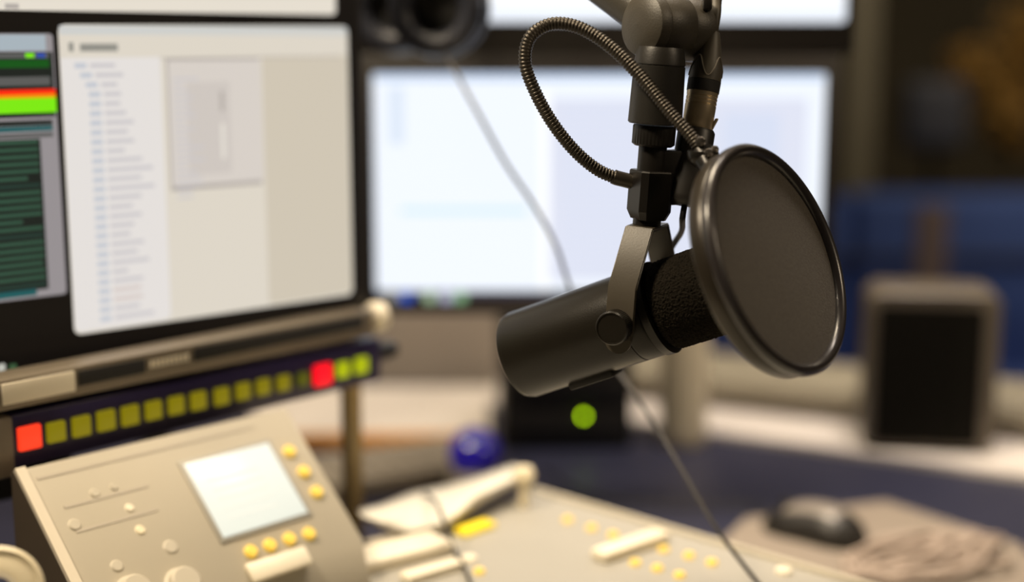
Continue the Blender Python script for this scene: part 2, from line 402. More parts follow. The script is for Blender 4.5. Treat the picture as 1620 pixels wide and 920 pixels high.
S.rect(g, g+.010, tw+.002, t1-.02, G['coolw']); S.rect(g+.010, a1-.02, tw+.014, t1-.028, G['cool2']); S.rect(g+.010, a1-.02, t1-.028, t1-.02, G['cool'])
kk = S.k
for i in range(26):
    S.fixk(kk+i % 2); yy = t1-.036-i*.0078
    if yy > tw+.018: S.rect(g+.025, g+.12+.12*random.random(), yy-.002, yy, G['cool3'])
S.fixk(kk+3)
S.rect(a0+.03, g-.015, stR(900, 338)[1], stR(900, 328)[1], G['cyan']); S.rect(a0+.018, a0+.035, t1-.08, t1-.015, G['paleblue'])
S.rect(stR(1150, 0)[0], stR(1240, 0)[0], stR(900, 290)[1], t1-.045, G['cool3']); S.rect(a1-.016, a1-.006, tw+.01, t1-.012, G['cool'])
for px, m_ in ((620, 'title'), (643, 'ib'), (680, 'ig'), (706, 'iw'), (728, 'ig2')):
    a, c = stR(px, 470); S.rect(a-.007, a+.007, c-.006, c+.006, G[m_], .003)
S.build(rm)
ut0 = stR(900, 35)[1]; ut1 = ut0+.30
um, a0u, a1u = mon('monitor', 'upper monitor above the pale right one, only its white lower edge showing', 592, 1328, ut0, ut1, (.020, .012, .036, .02))
S = Scr(QR, uR, nR); S.rect(a0u, a1u, ut0, ut1, G['cool'], .005); S.rect(a0u+.004, a1u-.004, ut0+.018, ut1-.01, G['coolw']); S.build(um)
MB().box(V((.07, QR.y+.05, 1.55)), AX, (.03, .012, .05), .003).build('vesa_bracket', M['blk'], um)
# pole that carries both right monitors
pb = V((.07, 2.11, ly+.001))
t = thing('monitor_stand', 'black pole stand carrying the two right monitors', 'stand', pb)
b = MB().lathe([(0, 0), (.05, 0), (.05, .008), (.022, .012), (.016, .02), (.016, .95), (0, .95)], pb, UPW); b.build('pole', M['blk'], t)
MB().box(V((pb.x, (pb.y+QR.y+.06)/2, DZ+.42)), AX, (.02, (pb.y-QR.y-.06)/2, .02), .004).build('mount', M['blk'], t)
MB().box(V((pb.x, (pb.y+QR.y+.06)/2, DZ+.80)), AX, (.02, (pb.y-QR.y-.06)/2, .02), .004).build('mount', M['blk'], t)

# black box with green light below right monitor
c = PZ(898, 712, DZ); bax = (V((1, .06, 0)).normalized(), V((-.06, 1, 0)).normalized(), UPW)
t = thing('desktop_computer', 'black box with a round green light below the right monitor', 'computer', c+V((0, .06, 0)))
b = MB().box(c+bax[1]*.075+UPW*.083, bax, (.088, .075, .083), .006); b.build('case', M['blkmat'], t)
b = MB().box(c+bax[1]*(-.0012)+UPW*.105, bax, (.078, .0012, .04), .001); b.box(c+bax[1]*(-.0012)+UPW*.035, bax, (.078, .0012, .02), .001); b.build('front_panel', M['blk'], t)
gl = hit(923, 657, c, V((0, -1, 0)))
gm = mat('green_indicator', (.1, .2, 0), .3, emit=lin(150, 190, 0), estr=12)
MB().lathe([(0, .003), (.0028, .0025), (.0034, 0), (.0034, -.001)], gl-bax[1]*.003, -bax[1], 20).build('indicator_light', gm, t)

# ================================================================ RAIL, BUTTON STRIP
QS = P(20, 742, 1.07); uS = hdir(41.6); nS, stS = plane_st(QS, uS); axS = (uS, -nS, UPW)
sa, sb = stS(20, 700)[0], stS(603, 572)[0]; z0 = 0; z1 = stS(20, 657)[1]
bs = thing('button_strip', 'long navy strip of lit square buttons under the left monitor', 'control panel', QS+uS*.2-nS*.02)
MB().box(QS+uS*(sa+sb)/2-nS*.015+UPW*z1/2, axS, ((sb-sa)/2, .0148, z1/2), .002).build('housing', M['navy'], bs)
MB().box(QS+uS*(sa-.012)-nS*.014+UPW*(z1/2-.002), axS, (.0118, .018, z1/2+.003), .003).build('end_cap', M['rail'], bs)
RB = [glow('lit_red_button', (255, 60, 30), 1.25), glow('red_button', (255, 10, 30), 1.4)]
YB = glow('lit_olive_button', (130, 118, 6), 1); YG = glow('lit_lime_button', (165, 175, 5), 1.15); YD = glow('dim_olive_button', (84, 84, 12), 1)
px_list = [(45, 691, 'r0', 38), (87, 682, 'y', 33), (127, 673, 'y', 33), (166, 664, 'y', 33), (204, 656, 'y', 32), (241, 648, 'y', 30), (277, 640, 'y', 29), (312, 633, 'y', 29), (349, 626, 'y', 28), (383, 618, 'y', 27), (415, 611, 'y', 26), (447, 605, 'y', 25), (478, 599, 'd', 22), (509, 592, 'r1', 33), (541, 584, 'g', 25), (570, 577, 'g', 26)]
nam = {'r0': RB[0], 'y': YB, 'd': YD, 'r1': RB[1], 'g': YG}
for px, py, k, sz in px_list:
    a, c = stS(px, py); d = (QS+uS*a-CAM).dot(FX); h = sz*.5*d/FPX*1.0
    MB().box(QS+uS*a+UPW*c+nS*.0015, axS, (h*(1.0 if k[0]=='r' else .93), .0025, h*(1.0 if k[0]=='r' else .98)), .0012).build('button', nam[k], bs)['label'] = {'r0': 'lit orange red square button', 'y': 'olive yellow square button', 'd': 'dim olive square button', 'r1': 'glowing red square button', 'g': 'lime yellow square button'}[k]
a, c = stS(612, 566); MB().lathe([(0, 0), (.009, 0), (.009, .02), (.007, .028), (0, .028)], QS+uS*sb+UPW*(z1*.6)-nS*.012, uS, 24).build('end_plug', M['blk'], bs)

QT = P(60, 640, 1.075); uT = uS; nT, stT = plane_st(QT, uT)
ra = stT(-60, 640)[0]; rb = stT(592, 530)[0]; rz0 = stT(60, 641)[1]; rz1 = stT(60, 590)[1]
rl = thing('equipment_rail', 'taupe metal rail with dark slots between the left monitor and buttons', 'rail', QT+uT*(ra+rb)/2-nT*.03+UPW*rz0)
rc = QT+uT*(ra+rb)/2+UPW*(rz0+rz1)/2
MB().box(rc-nT*.016, axS, ((rb-ra)/2, .0155, (rz1-rz0)/2-.0005), .002).build('rail_body', M['rail'], rl)
for p0_, p1_, ya, yb_ in ((124, 228, 592, 578), (308, 575, 553, 530)):
    A0 = stT(p0_, 600)[0]; A1 = stT(p1_, 540)[0]; cz = (rz0+rz1)/2+(.003 if p0_ > 200 else .002)
    MB().box(QT+uT*(A0+A1)/2+UPW*cz+nT*.0002, axS, ((A1-A0)/2, .0006, .0058), .0004).build('slot', M['blkmat'], rl)
A0, A1 = stT(2, 610)[0], stT(118, 600)[0]
MB().box(QT+uT*(A0+A1)/2+UPW*((rz0+rz1)/2+.001)+nT*.0003, axS, ((A1-A0)/2, .0008, .008), .0005).build('label_plate', M['cream'], rl)
# printed maker's line, blurred grey marks on the rail
A0, A1 = stT(236, 575)[0], stT(300, 565)[0]
b = MB()
for i in range(9): b.box(QT+uT*(A0+(A1-A0)*(i+.5)/9)+UPW*((rz0+rz1)/2+.002)+nT*.0001, axS, ((A1-A0)/26, .0003, .003))
b.build('printed_mark', M['cream'], rl)

# support post and end knob
pc = PZ(553, 735, .745); pq = P(555, 620, 1.40); pq.z = DZ
t = thing('support_post', 'khaki metal post holding up the right end of the button strip', 'post', pq)
top = P(555, 598, 1.40).z
MB().box(pq+UPW*((top-DZ)/2+.03), (uS, -nS, UPW), (.0095, .006, (top-DZ)/2+.03), .002).build('post', M['khaki'], t)
MB().box(pq+UPW*.004, (uS, -nS, UPW), (.03, .025, .004), .002).build('foot_plate', M['khaki'], t)
ke = QT+uT*rb+UPW*((rz0+rz1)/2+.002)-nT*.012
MB().lathe([(0, -.001), (.004, -.001), (.004, .004), (.0125, .006), (.0145, .012), (.0135, .020), (.008, .025), (0, .026)], ke, uT, 32).build('end_knob', M['cream'], rl)

# ================================================================ MIXING CONSOLE
sg = math.radians(44); wps = w_c*math.cos(sg)-UPW*math.sin(sg); nK = u_c.cross(wps).normalized()
if nK.z < 0: nK = -nK
QK = P(30, 745, 1.05)
def K(x, y): return hit(x, y, QK, nK)
def Kc(x, y): h = K(x, y)-QK; return h.dot(u_c), h.dot(wps)
def Kp(a, c, n=0): return QK+u_c*a+wps*c+nK*n
ZC = .845
cons = thing('mixing_console', 'beige broadcast mixing console with a small screen and yellow buttons', 'mixing console', (-.1, 1.15, DZ))
ka = 0; kb = Kc(510, 745)[0]; kt = -0.001; kbot = Kc(575, 852)[1]
# sloped module body: cross-section in (w_c, z)
def sect(a):
    tp = Kp(a, kt); bt = Kp(a, kbot); fr = bt+w_c*.01; fr.z = ZC
    return [tp, bt, fr+w_c*.0, V((fr.x, fr.y, DZ+.002)), V(((tp-w_c*.004).x, (tp-w_c*.004).y, DZ+.002)), tp-w_c*.004-UPW*.002]
s_ = sect(ka); b = MB().prism(s_, u_c*(kb-ka))
b.build('sloped_panel', M['panel'], cons)
s_ = [p+ (V((0,0,0))) for p in sect(ka)]
b = MB().prism([p-u_c*.004 for p in s_], u_c*.0035); o = b.build('side_cheek', M['panelside'], cons); o['label'] = 'dark brown side cheek'
b = MB().prism([Kp(ka-.004, kt, .0), Kp(ka-.004, kbot, .0), Kp(ka-.004, kbot, .004), Kp(ka-.004, kt, .004)], u_c*.008); b.build('edge_trim', M['edge'], cons)
axK = (u_c, wps, nK)
# display
A0, C0 = Kc(290, 738); A1, C1 = Kc(487, 812); 
c4 = [Kc(290, 738), Kc(420, 701), Kc(487, 812), Kc(353, 851)]
x0 = (c4[0][0]+c4[3][0])/2; x1 = (c4[1][0]+c4[2][0])/2; y0 = (c4[0][1]+c4[1][1])/2; y1 = (c4[2][1]+c4[3][1])/2
MB().box(Kp((x0+x1)/2, (y0+y1)/2, .0005), axK, ((x1-x0)/2+.004, (y1-y0)/2+.004, .001), .0008).build('display_frame', M['panelflat'], cons)
dp = MB().box(Kp((x0+x1)/2, (y0+y1)/2, .0018), axK, ((x1-x0)/2, (y1-y0)/2, .0006), .0004).build('display', M['lcd'], cons)
b = MB()
for i in range(5): b.box(Kp((x0+x1)/2-.005, y0+.02+i*.009, .0026), axK, ((x1-x0)*.3, .0015, .0001))
b.build('display_text', M['lcdink'], dp)
def kbtn(px, py, m, r=.0042, nm='button', h=.004, lab=None):
    a, c = Kc(px, py); o = MB().lathe([(0, h), (r*.8, h), (r, h-.001), (r*1.05, 0)], Kp(a, c, 0), nK, 20).build(nm, m, cons)
    if lab: o['label'] = lab
for px, py in ((457, 715), (480, 747), (500, 779), (396, 873), (426, 863), (457, 853), (488, 845)): kbtn(px, py, M['ylw'], .0052, lab='lit yellow round button')
a0_, cc0 = Kc(384, 906); a1_, cc1 = Kc(490, 876)
MB().box(Kp((a0_+a1_)/2, (cc0+cc1)/2+.002, .002), axK, ((a1_-a0_)/2-.003, .0085, .003), .0028).build('label_strip', M['cream'], cons)
for px, py, m_, r in ((205, 803, 'cream', .0035), (180, 770, 'panel', .003), (222, 838, 'vase', .004), (118, 830, 'panel', .005), (185, 895, 'panel', .005), (270, 865, 'panel', .006), (150, 780, 'panel', .004)): kbtn(px, py, M[m_], r, 'button', .0012)
for px, py in ((212, 938), (290, 925)):
    a, c = Kc(px, py); MB().lathe([(0, .009), (.010, .009), (.012, .007), (.0125, .002), (.015, 0)], Kp(a, c), nK, 32).build('rotary_knob', M['panel'], cons)
for (xa, ya, xb, yb_) in ((100, 800, 235, 770), (120, 840, 250, 806), (60, 760, 400, 672)):
    a, c = Kc(xa, ya); a2, c2 = Kc(xb, yb_); MB().box(Kp((a+a2)/2, (c+c2)/2, .0002), axK, ((a2-a)/2, .0012, .0003)).build('groove', M['groove'], cons)
# flat module
F0 = PZ(842, 775, ZC); 
def Fc(x, y): h = PZ(x, y, ZC)-F0; return h.dot(u_c), h.dot(w_c)
def Fp(a, c, n=0): return F0+u_c*a+w_c*c+UPW*n
axF = (u_c, w_c, UPW)
fs = Kp(kb, kbot); back = (fs-F0).dot(w_c)+.012; aK = (fs-F0).dot(u_c)+.001
# left portion below the slope, right portion reaching back to the far corner
aL = (Kp(ka, kbot)-F0).dot(u_c)
b = MB().prism([Fp(0, 0), Fp(0, .75), Fp(aL-.3, .75), Fp(aL-.3, back+.001), Fp(aK, back+.001), Fp(aK, 0)], (0, 0, -(ZC-DZ-.002)))
b.build('flat_panel', M['panelflat'], cons)
b = MB().box(Fp(.0, .375, .001), axF, (.003, .375, .003), .001); b.build('edge_trim', M['panel'], cons)
def fb(px, py, m, r=.0048, lab=None, nm='button'):
    a, c = Fc(px, py); o = MB().lathe([(0, .004), (r*.8, .004), (r, .003), (r*1.05, 0)], Fp(a, c), UPW, 20).build(nm, m, cons)
    if lab: o['label'] = lab
for px, py in ((898, 824), (936, 837), (970, 848), (1005, 892), (1050, 871), (1090, 881), (1126, 892), (1040, 901), (1075, 912), (758, 906)): fb(px, py, M['ylw'], lab='lit yellow round button')
for px, py in ((742, 886), (711, 896), (1240, 905)): fb(px, py, M['cream'], .007)
a, c = Fc(752, 839); MB().box(Fp(a, c, .003), axF, (.020, .0085, .003), .002).build('button', M['ylwrect'], cons)['label'] = 'wide bright yellow button'
def fbar(xa, ya, xb, yb_, w, h, m, nm):
    p, q = PZ(xa, ya, ZC), PZ(xb, yb_, ZC); d = (q-p).normalized(); s = V((d.y, -d.x, 0))
    MB().box((p+q)/2+UPW*h, (d, s, UPW), ((q-p).length/2, w, h), min(h, w)*.6, 4).build(nm, m, cons)
fbar(946, 888, 1048, 853, .010, .005, M['cream'], 'fader_cap')
fbar(430, 932, 700, 866, .020, .006, M['cream'], 'arm_rest')
fbar(640, 922, 725, 897, .008, .004, M['cream'], 'fader_cap')
fbar(580, 862, 700, 832, .004, .002, M['panel'], 'ridge')

# ================================================================ DESK OBJECTS
# tape roll, bottom left
rr = P(-4, 936, .86)
t = thing('tape_roll', 'round cream roll on a dark stand in the bottom left corner', 'roll', (rr.x, rr.y, DZ))
axr = (CAM-rr).normalized()
MB().lathe([(.012, -.012), (.0255, -.012), (.0272, -.010), (.0272, .010), (.025, .012), (.022, .010), (.018, .012), (.012, .012)], rr, axr, 48, closed=True).build('roll', M['vase'], t)
MB().lathe([(.009, -.011), (.0117, -.011), (.0117, .0125), (.009, .0125)], rr, axr, 40, closed=True).build('core', M['cream'], t)
MB().lathe([(0, .001), (.03, .001), (.03, .006), (.006, .01), (.006, rr.z-.0285-DZ), (0, rr.z-.0285-DZ)], V((rr.x, rr.y, DZ)), UPW, 24).build('stand', M['panelside'], t)

# keyboard behind console
kq = PZ(622, 752, DZ); kx = V((math.cos(math.radians(30)), math.sin(math.radians(30)), 0)); ky = V((-kx.y, kx.x, 0))
t = thing('keyboard', 'grey computer keyboard lying between the console and the blue ball', 'keyboard', kq)
MB().box(kq+UPW*.009, (kx, ky, UPW), (.125, .075, .008), .003).build('keyboard_base', M['panelside'], t)
for r in range(5):
    for k in range(10):
        MB().box(kq+kx*(-.1035+k*.023)+ky*(-.054+r*.026)+UPW*.020, (kx, ky, UPW), (.0095, .0105, .0035), .0015, 1).build('key', M['keys'], t)

# trackball
bq = P(751, 717, 1.76); br = .033
t = thing('trackball', 'glossy deep blue ball in a low grey base behind the console', 'trackball', (bq.x, bq.y, DZ))
MB().lathe([(br*math.sin(math.pi*i/24), -br*math.cos(math.pi*i/24)) for i in range(25)], bq, UPW, 48).build('ball', M['ball'], t)
hb = bq.z-DZ-br*.55
MB().lathe([(0, .001), (.034, .001), (.035, .004), (.032, hb-.004), (.028, hb), (.026, hb-.002), (.018, hb-.010), (0, hb-.012)], V((bq.x, bq.y, DZ)), UPW, 48).build('base', M['keys'], t)

# folded white paper on the console back
b = MB(); N = 22; top = []; bot = []
up_ = [(566, 806), (600, 798), (650, 778), (700, 768), (745, 757), (790, 742), (815, 734)]
lo_ = [(576, 822), (610, 840), (655, 850), (705, 836), (755, 800), (800, 778), (838, 762)]
def interp(L, f):
    f *= len(L)-1; i = min(int(f), len(L)-2); f -= i; return (L[i][0]*(1-f)+L[i+1][0]*f, L[i][1]*(1-f)+L[i+1][1]*f)
rows = []
for i in range(N+1):
    f = i/N; pa = interp(up_, f); pb_ = interp(lo_, f); row = []
    for j in range(7):
        g = j/6; x = pa[0]*(1-g)+pb_[0]*g; y = pa[1]*(1-g)+pb_[1]*g
        z = ZC+.006+.020*math.sin(math.pi*g)**.7*(.5+.5*f)+.004*math.sin(9*f+2*g)
        row.append(PZ(x, y, z))
    rows.append(row)
vs = [p for r in rows for p in r]; fs_ = [(i*7+j, i*7+j+1, (i+1)*7+j+1, (i+1)*7+j) for i in range(N) for j in range(6)]
b.add(vs, fs_)
pp = b.build('paper', M['paper'], None, 60); tag(pp, 'curled white paper lying across the back of the console', 'paper')
sm = pp.modifiers.new('thickness', 'SOLIDIFY'); sm.thickness = .0012
# small pale knob at the tip
kq2 = PZ(829, 752, ZC+.03)
t = thing('switch_knob', 'small pale round knob at the tip of the white paper', 'knob', (kq2.x, kq2.y, ZC))
MB().lathe([(0, 0), (.006, 0), (.005, .004), (.004, .018), (.009, .024), (.011, .031), (.008, .038), (0, .040)], V((kq2.x, kq2.y, ZC)), UPW, 24).build('knob_cap', M['vase'], t)

# mouse pad, mouse
def ZPoly(pts, z): return [PZ(x, y, z) for x, y in pts]
pad = MB().prism(ZPoly([(1180, 822), (1400, 795), (1610, 862), (1700, 960), (1340, 965), (1130, 870)], DZ+.0005), (0, 0, .003)).build('mouse_pad', M['pad']); tag(pad, 'taupe mouse pad under the computer mouse on the dark desk', 'mouse pad')
mq = PZ(1288, 845, DZ+.0045); mx = (PZ(1362, 858, DZ)-PZ(1215, 822, DZ)).normalized(); my = V((-mx.y, mx.x, 0))
t = thing('computer_mouse', 'dark computer mouse with a pale stripe along its top', 'mouse', mq)
def mouse_shell(L, W, H, z0_, cut, lo=0.0):
    b = MB(); n = 28; m_ = 18; vs = []
    for i in range(n+1):
        f = -1+2*i/n; w = W*(max(0, 1-abs(f)**2.6))**.5*(1-.12*math.cos(f*3)); h = H*(max(0, 1-abs(f)**2.4))**.6*(1+.18*f)
        for j in range(m_+1):
            a = math.pi*(lo+(1-2*lo)*j/m_); vs.append(mq+mx*(f*L)+my*(w*math.cos(a)*cut)+UPW*(z0_+h*math.sin(a)**.75))
    b.add(vs, [(i*(m_+1)+j, i*(m_+1)+j+1, (i+1)*(m_+1)+j+1, (i+1)*(m_+1)+j) for i in range(n) for j in range(m_)])
    return b
mouse_shell(.062, .034, .036, 0.0, 1).build('shell', M['blk'], t, 60)
mouse_shell(.055, .034, .0375, .0006, .98, .27).build('top_cover', M['mousetop'], t, 60)
b = MB(); b.lathe([(0, -.004), (.007, -.003), (.007, .003), (0, .004)], mq-mx*.036+UPW*.027, my, 20); b.build('scroll_wheel', M['blkmat'], t)
# tangled cord
b = MB(); pts = []
cc = PZ(1480, 885, DZ+.006)
for i in range(170):
    a = i*.47; r = .030+.038*abs(math.sin(i*.231))+.006*math.sin(i*1.7)
    pts.append(cc+V((math.cos(a)*r*1.35+.018*math.sin(i*.11), math.sin(a*1.03)*r*1.0, .004+.017*(.5+.5*math.sin(i*.83))*(1.2-r/.075))))
pts = [PZ(1345, 895, DZ+.007), PZ(1375, 912, DZ+.007)]+pts
b.tube(spline(pts, 4), .0030, 8); o = b.build('cord_bundle', M['wire'], None, 70); tag(o, 'tangled heap of pinkish beige cord to the right of the mouse', 'cord')

# small speaker on ledge
sp = PZ(1464, 716, ly+DZ*0); sc_ = P(1472, 590, sp.y/math.cos(PITCH)*1.0)
sd = hdir(92+8); 
sx = V((math.cos(math.radians(-9)), math.sin(math.radians(-9)), 0)); sy = V((-sx.y, sx.x, 0))
dS = (sp-CAM).dot(FX); wS = 203*dS/FPX; hS = 252*dS/FPX/math.cos(PITCH)
t = thing('speaker', 'taupe speaker with a black grille standing on the white ledge', 'speaker', sp+sy*.05)
scn = sp+sy*.055+UPW*(hS/2+.003)+sx*.003
sax = (sx, sy, UPW)
bm_ = MB()
prof = rounded(-wS/2, wS/2, -hS/2, hS/2, .022, 6)
def ring(d, k): return [scn+sx*(x*k)+UPW*(z*k)+sy*d for x, z in prof]
rs = [ring(-.055, .955), ring(-.052, .985), ring(-.045, 1), ring(.035, 1), ring(.055, .93)]
n = len(prof); bm_.add([p for r in rs for p in r], [(i*n+k, i*n+(k+1) % n, (i+1)*n+(k+1) % n, (i+1)*n+k) for i in range(4) for k in range(n)]+[tuple(range(n)), tuple(4*n+k for k in range(n))])
bm_.build('housing', M['spk'], t)
gp = [scn+sx*(x-.003)+UPW*(z-.006)-sy*.0575 for x, z in rounded(-wS*.405, wS*.385, -hS*.43, hS*.43, .006, 4)]
MB().prism(gp, sy*.002).build('grille', M['grille'], t)
# cream cylinder behind microphone
vq = PZ(1080, 702, DZ); 
t0_ = MB().lathe([(0, 0), (.028, 0), (.031, .004), (.033, .02), (.034, .24), (.0345, .25), (.033, .25), (.031, .24), (.030, .02), (0, .015)], vq+UPW*.0005, UPW, 48).build('vase', M['vase']); tag(t0_, 'tall cream cylindrical vase on the desk behind the microphone', 'vase')
# thin black cable across paper and console
pts = [PZ(560, 770, DZ+.028), PZ(640, 775, DZ+.03), PZ(682, 786, ZC+.033), PZ(700, 820, ZC+.034), PZ(716, 862, ZC+.006), PZ(734, 895, ZC+.004), PZ(750, 935, ZC+.004)]
o = MB().tube(spline(pts, 10), .0016, 8).build('thin_cable', M['cord'], None, 70); tag(o, 'thin dark cable crossing the white paper and the console', 'cable')
o = MB().tube(spline([PZ(860, 745, DZ+.003), PZ(940, 785, DZ+.003), PZ(1050, 800, DZ+.003), PZ(1180, 800, DZ+.006), PZ(1225, 815, DZ+.012)], 10), .002, 8).build('mouse_cable', M['cordblk'], None, 70); tag(o, 'black mouse cable curving over the dark desk to the mouse', 'cable')

# ================================================================ OTHER ROOM
def obox(name, px0, px1, z0, z1, d, depth, m, label, cat, par=None, bev=.02):
    a = P(px0, 400, d); c = P(px1, 400, d)
    return MB().box(((a.x+c.x)/2, a.y+depth/2, (z0+z1)/2), AX, ((c.x-a.x)/2, depth/2, (z1-z0)/2), bev)
zt_ = P(1450, 322, 3.6).z
so = thing('sofa', 'long blue sofa seen through the window behind the speaker', 'sofa', (1.6, 3.9, 0))
obox('', 1000, 2050, .12, .42, 3.3, .75, None, '', '').build('seat', M['blue'], so)
for i in range(3):
    obox('', 1005+348*i, 1345+348*i, .38, zt_-.08*0, 3.75, .22, None, '', '', bev=.03).build('back_cushion', M['blue'], so)
obox('', 990, 2060, zt_-.17, zt_-.15, 3.735, .02, None, '', '', bev=.01).build('piping_band', M['bluedk'], so)
for x in (1.0, 3.4):
    MB().box((x if x < 3 else 2.3, 3.6, .06), AX, (.03, .03, .06), .004).build('leg', M['blkmetal'], so)
c = P(1472, 400, 3.2)
lp = thing('floor_stand', 'slim reddish grey post standing in front of the blue sofa', 'stand', (c.x, c.y, 0))
MB().box((c.x, c.y, P(1472, 322, 3.2).z/2), AX, (.035, .02, P(1472, 322, 3.2).z/2-.001), .005).build('post', mat('reddish_grey', (.11, .08, .08), .7, noise=.1), lp)
MB().box((c.x, c.y, .012), AX, (.12, .12, .011), .004).build('base', M['blkmetal'], lp)
# chair dark blue
c = P(1484, 215, 4.0)
M['slate'] = mat('slate_upholstery', (.07, .075, .10), .8, noise=.1)
ch = thing('office_chair', 'small backed dark blue chair in the dim room beyond the window', 'chair', (c.x, c.y, 0))
MB().box((c.x, c.y+.05, 1.08), AX, (.09, .035, .10), .034, 4).build('backrest', M['slate'], ch)
MB().box((c.x, c.y+.25, .5), AX, (.24, .24, .04), .03, 3).build('seat', M['bluedk'], ch)
MB().tube([V((c.x, c.y+.05, 1.0)), V((c.x, c.y+.02, .6)), V((c.x, c.y+.2, .48))], .015, 10).build('back_frame', M['blkmetal'], ch)
MB().lathe([(0, .03), (.25, .03), (.26, .05), (.03, .08), (.025, .46), (0, .46)], V((c.x, c.y+.25, 0)), UPW, 24).build('pedestal', M['blkmetal'], ch)
# golden dried plant
c = P(1640, 130, 4.75)
pl = thing('potted_plant', 'tall golden leafed plant in the dim room at the upper right', 'plant', (c.x, c.y, 0))
MB().lathe([(0, 0), (.14, 0), (.19, .34), (.175, .34), (.165, .30), (0, .30)], V((c.x, c.y, 0)), UPW, 32).build('pot', M['spk'], pl)
b = MB()
for i in range(7):
    a = i*.9; b.tube(spline([V((c.x, c.y, .3)), V((c.x+.05*math.cos(a), c.y+.05*math.sin(a), .8)), V((c.x+.22*math.cos(a), c.y+.12*math.sin(a), 1.35+.1*math.sin(i*2.1)))], 6), .008, 6)
b.build('stems', M['farwall'], pl)
b = MB()
cl = [(P(1540, 110, 4.6), .10), (P(1590, 175, 4.7), .09), (P(1600, 110, 4.75), .10), (P(1625, 60, 4.75), .13), (P(1620, 140, 4.75), .12), (P(1680, 120, 4.75), .17), (P(1600, 215, 4.75), .06)]
for q, r in cl:
    for i in range(int(r*1500)):
        d = V((random.gauss(0, 1), random.gauss(0, 1), random.gauss(0, 1))).normalized()*r*random.random()**.4; o_ = q+d
        a = V((random.gauss(0, 1), random.gauss(0, 1), random.gauss(0, 1))).normalized(); e_ = a.orthogonal().normalized(); L = .03
        n_ = a.cross(e_)*.004
        b.add([o_-a*L, o_-e_*.012+n_, o_+a*L, o_+e_*.012+n_], [(0, 1, 2, 3)])
b.norm = False; b.build('leaves', M['leaf'], pl)

# ================================================================ HEADPHONES
hp = P(694, 12, 1.38)
# hook on the monitor pole, above the frame
t = thing('headphones', 'black over-ear headphones hanging in front of the right monitors', 'headphones', hp)
def cup(c, ax, R, D, nm='ear_cup'):
    cu = MB().lathe([(0, D), (R*.55, D), (R*.8, D*.85), (R*.97, D*.5), (R, D*.1), (R*.96, -.002), (0, -.002)], c, -ax, 48).build(nm, M['blk'], t)
    k = MB(); prof = [(R*.70+R*.24*math.cos(a_), .012+.013*math.sin(a_)) for a_ in [2*math.pi*i/14 for i in range(14)]]
    k.lathe(prof, c, ax, 48, closed=True); k.build('cushion', M['cush'], cu, 80)
    MB().lathe([(0, .004), (R*.5, .004), (R*.55, .001)], c, ax, 32).build('driver_cover', M['blkmat'], cu)
M['cush'] = mat('bluish_black_leatherette', (.03, .032, .044), .4, noise=.1, bump=.1)
ax1 = (CAM-hp).normalized(); ax1 = (ax1+V((-.25, 0, 0))).normalized()
cup(hp, ax1, .050, .03)
h2 = P(628, 6, 1.46); ax2 = V((.75, -.7, 0)).normalized()
cup(h2, V((-.25, -.95, -.1)).normalized(), .052, .028)
top1 = hp+V((-.0, .03, .04)); top2 = h2+V((0, .02, .04)); mid = (hp+h2)/2+V((0, .06, .19))
o = MB().strip(resample(spline([top1, top1+V((.015, .02, .08)), mid, top2+V((-.015, .02, .08)), top2], 8), .01), V((0, 1, 0)), .004, .026, .001).build('headband', M['blk'], t)
cpts = [P(700, 80, 1.37), P(722, 116, 1.34), P(757, 180, 1.315), P(800, 258, 1.305), P(845, 325, 1.30), P(880, 390, 1.29), P(900, 450, 1.285), P(930, 520, 1.28), P(978, 588, 1.25), P(1030, 662, 1.22), P(1080, 745, 1.19), P(1130, 830, 1.165), P(1178, 895, 1.15), P(1230, 960, 1.13), PZ(1290, 1040, ZC+.004), PZ(1400, 1100, ZC+.004)]
MB().tube(spline(cpts, 8), .0019, 10).build('cord', M['cord'], t, 70)
# wall hook from monitor stand
hk = mid+V((0, 0, -.012))
t = thing('headphone_hook', 'black hook arm the headphones hang from, above the right monitors', 'hook', (pb.x, pb.y, hk.z))
MB().tube([V((pb.x, pb.y-.018, 1.66)), V((pb.x-.0, pb.y-.05, hk.z-.004)), hk+V((0, .03, -.004)), hk+V((0, -.03, -.004)), hk+V((0, -.036, .02))], .005, 10).build('hook_arm', M['blkmetal'], t)

# ================================================================ MICROPHONE
phi = math.radians(26); th = math.radians(20)
def cw(x, y, z): return RX*x+UX*y-FX*z      # camera-frame direction to world (x right, y up, z towards viewer)
A = cw(math.cos(phi)*math.cos(th), math.cos(phi)*math.sin(th), math.sin(phi)).normalized()
L = A.cross(UPW).normalized()                # towards the viewer, left
if L.y > 0: L = -L
T = L.cross(A); T = T if T.z > 0 else -T
PV = P(1011, 498, 1.0)
mic = thing('microphone', 'grey and black broadcast microphone hanging from the boom arm', 'microphone', PV-UPW*.05)
R0 = .0322
body = MB().lathe([(0, -.1020), (R0*.86, -.1020), (R0*.95, -.1000), (R0, -.0955), (R0, -.0030), (R0*.985, -.0026), (R0*.985, -.0018), (R0, -.0014), (R0, .0105), (R0*.97, .012), (0, .012)], PV, A, 96, xdir=T)
body.build('body', M['mic'], mic)
MB().lathe([(R0-.001, .0125), (R0+.0012, .013), (R0+.0012, .0185), (R0-.001, .019)], PV, A, 96).build('collar', M['mic'], mic)
wsb = MB().lathe([(.028, .0195), (.0305, .022)]+[(.0312+.0003*math.sin(i/59*3.14), .024+.064*i/59) for i in range(60)]+[(.030, .093), (.026, .098), (.016, .101), (0, .102)], PV, A, 180)
ws = wsb.build('windscreen', M['foam'], mic, 80)
sb_ = ws.modifiers.new('sub', 'SUBSURF'); sb_.levels = 2; sb_.render_levels = 2; sb_.subdivision_type = 'SIMPLE'
